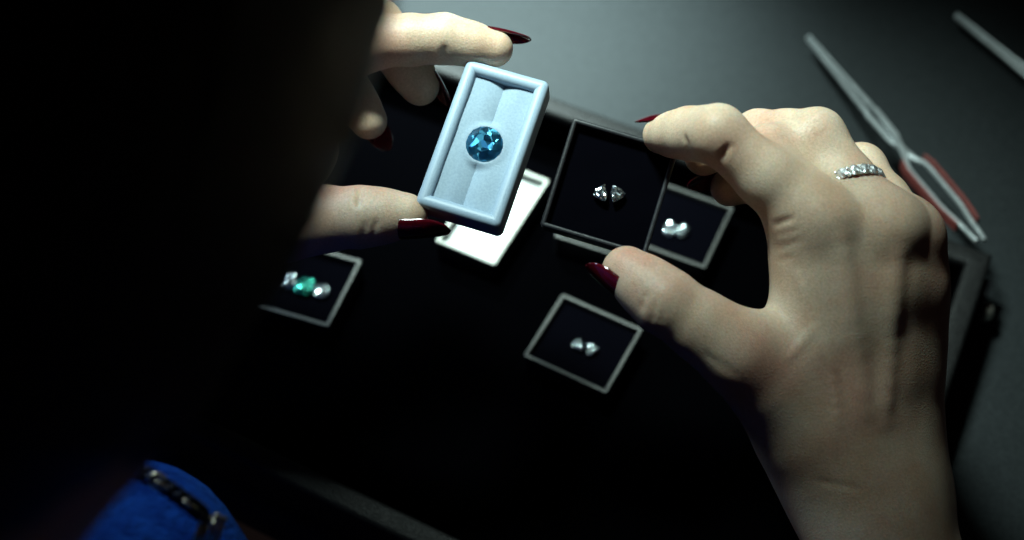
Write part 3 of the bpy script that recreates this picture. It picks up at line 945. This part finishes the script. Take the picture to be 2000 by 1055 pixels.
def tweezers(tip, tail, label):
    tip, tail = Vector(tip), Vector(tail)
    X = (tail - tip).normalized(); Y = Vector((0, 0, 1)).cross(X).normalized(); Z = X.cross(Y)
    m = Matrix((X, Y, Z)).transposed().to_4x4(); m.translation = tip
    e = empty('tweezers', m, label, 'tweezers', 'tweezers lying by the tray')
    L = (tail - tip).length
    k = L / 0.150
    for s in (-1, 1):
        keys = [(0, 0.0006 * s, 0.0016), (0.02, 0.0010 * s, 0.0022), (0.060, 0.0019 * s, 0.0034), (0.080, 0.0012 * s, 0.0046), (0.088, -0.0010 * s, 0.0050), (0.104, -0.0050 * s, 0.0028), (0.125, -0.0048 * s, 0.0030), (0.146, -0.0026 * s, 0.0030), (0.150, -0.0019 * s, 0.0026)]
        pth = smooth_path(keys, 60)
        zo = 0.0013 * s
        arm = sweep('arm', [(p[0] * k, p[1], 0.0035 + zo * (1 if 0.06 < p[0] < 0.1 else 0.3)) for p in pth], [p[2] * 0.66 for p in pth], 0.0024, M['steel'], e)
        gp = [p for p in pth if 0.096 <= p[0] <= 0.140]
        sweep('grip', [(p[0] * k, p[1] - s * 0.0020, 0.0035) for p in gp], [0.0013 * (0.75 if i in (0, len(gp) - 1) else 1) for i in range(len(gp))], 0.0050, M['red_grip'], e)
    return e
tw1 = tweezers(on(1576, 84, 0.003), on(1912, 482, 0.0265), 'steel cross lock tweezers with red grips resting on the corner of the tray')
t2 = on(1863, 40, 0.0); d2 = (on(2000, 150, 0.0) - t2).normalized()
tw2 = tweezers(t2, t2 + d2 * 0.15, 'steel tweezers farther back on the table at the upper right edge')

# ------------------------------------------------------------------ necklace hanging over the blue top
neck = empty('necklace', Matrix.Translation(at(320, 945, 0.300)), 'dark chain with dull gold links and a gold tassel over the blue top', 'necklace')
nl = neck.location.copy()
pts = [at(215, 905, .304), at(265, 920, .301), at(305, 938, .299), at(340, 962, .298), at(375, 988, .297), at(398, 1008, .297)]
path = []
for i in range(len(pts) - 1):
    for q in range(4): path.append(pts[i].lerp(pts[i + 1], q / 4))
path.append(pts[-1])
def torus_bm(R, r, m, n=14, k=6, sx=1.0):
    bm = bmesh.new(); vv = []
    for i in range(n):
        an = 2 * math.pi * i / n
        vv.append([bm.verts.new(m @ Vector(((R + r * math.cos(2 * math.pi * j / k)) * math.cos(an) * sx, (R + r * math.cos(2 * math.pi * j / k)) * math.sin(an), r * math.sin(2 * math.pi * j / k)))) for j in range(k)])
    for i in range(n):
        for j in range(k):
            bm.faces.new([vv[i][j], vv[(i + 1) % n][j], vv[(i + 1) % n][(j + 1) % k], vv[i][(j + 1) % k]])
    return bm
for i in range(len(path) - 1):
    d = (path[i + 1] - path[i]).normalized()
    q = d.to_track_quat('X', 'Z').to_matrix().to_4x4()
    mm_ = Matrix.Translation((path[i] + path[i + 1]) / 2 - nl) @ q @ Matrix.Rotation(math.radians(90 * (i % 2) + 20), 4, 'X')
    goldy = i in (8, 9, 15)
    from_bm('link', torus_bm(0.0017, 0.0006, mm_, sx=1.35), M['gold'] if goldy else M['black_metal'], neck, True)
end = path[-1]
for j, (dx, dy) in enumerate(((395, 1018), (408, 1014), (424, 1010), (436, 1016))):
    p0 = at(dx, dy, 0.297 + 0.0012 * (j % 2)); p1 = at(dx - 22, dy + 62, 0.297)
    d = (p1 - p0); q = d.normalized().to_track_quat('Z', 'Y').to_matrix().to_4x4()
    bm = bmesh.new()
    bmesh.ops.create_cone(bm, cap_ends=True, segments=12, radius1=0.0008, radius2=0.0008, depth=d.length, matrix=Matrix.Translation((p0 + p1) / 2 - nl) @ q)
    bmesh.ops.create_uvsphere(bm, u_segments=10, v_segments=6, radius=0.0011, matrix=Matrix.Translation(p0 - nl))
    from_bm('tassel_rod', bm, M['gold'], neck, True)
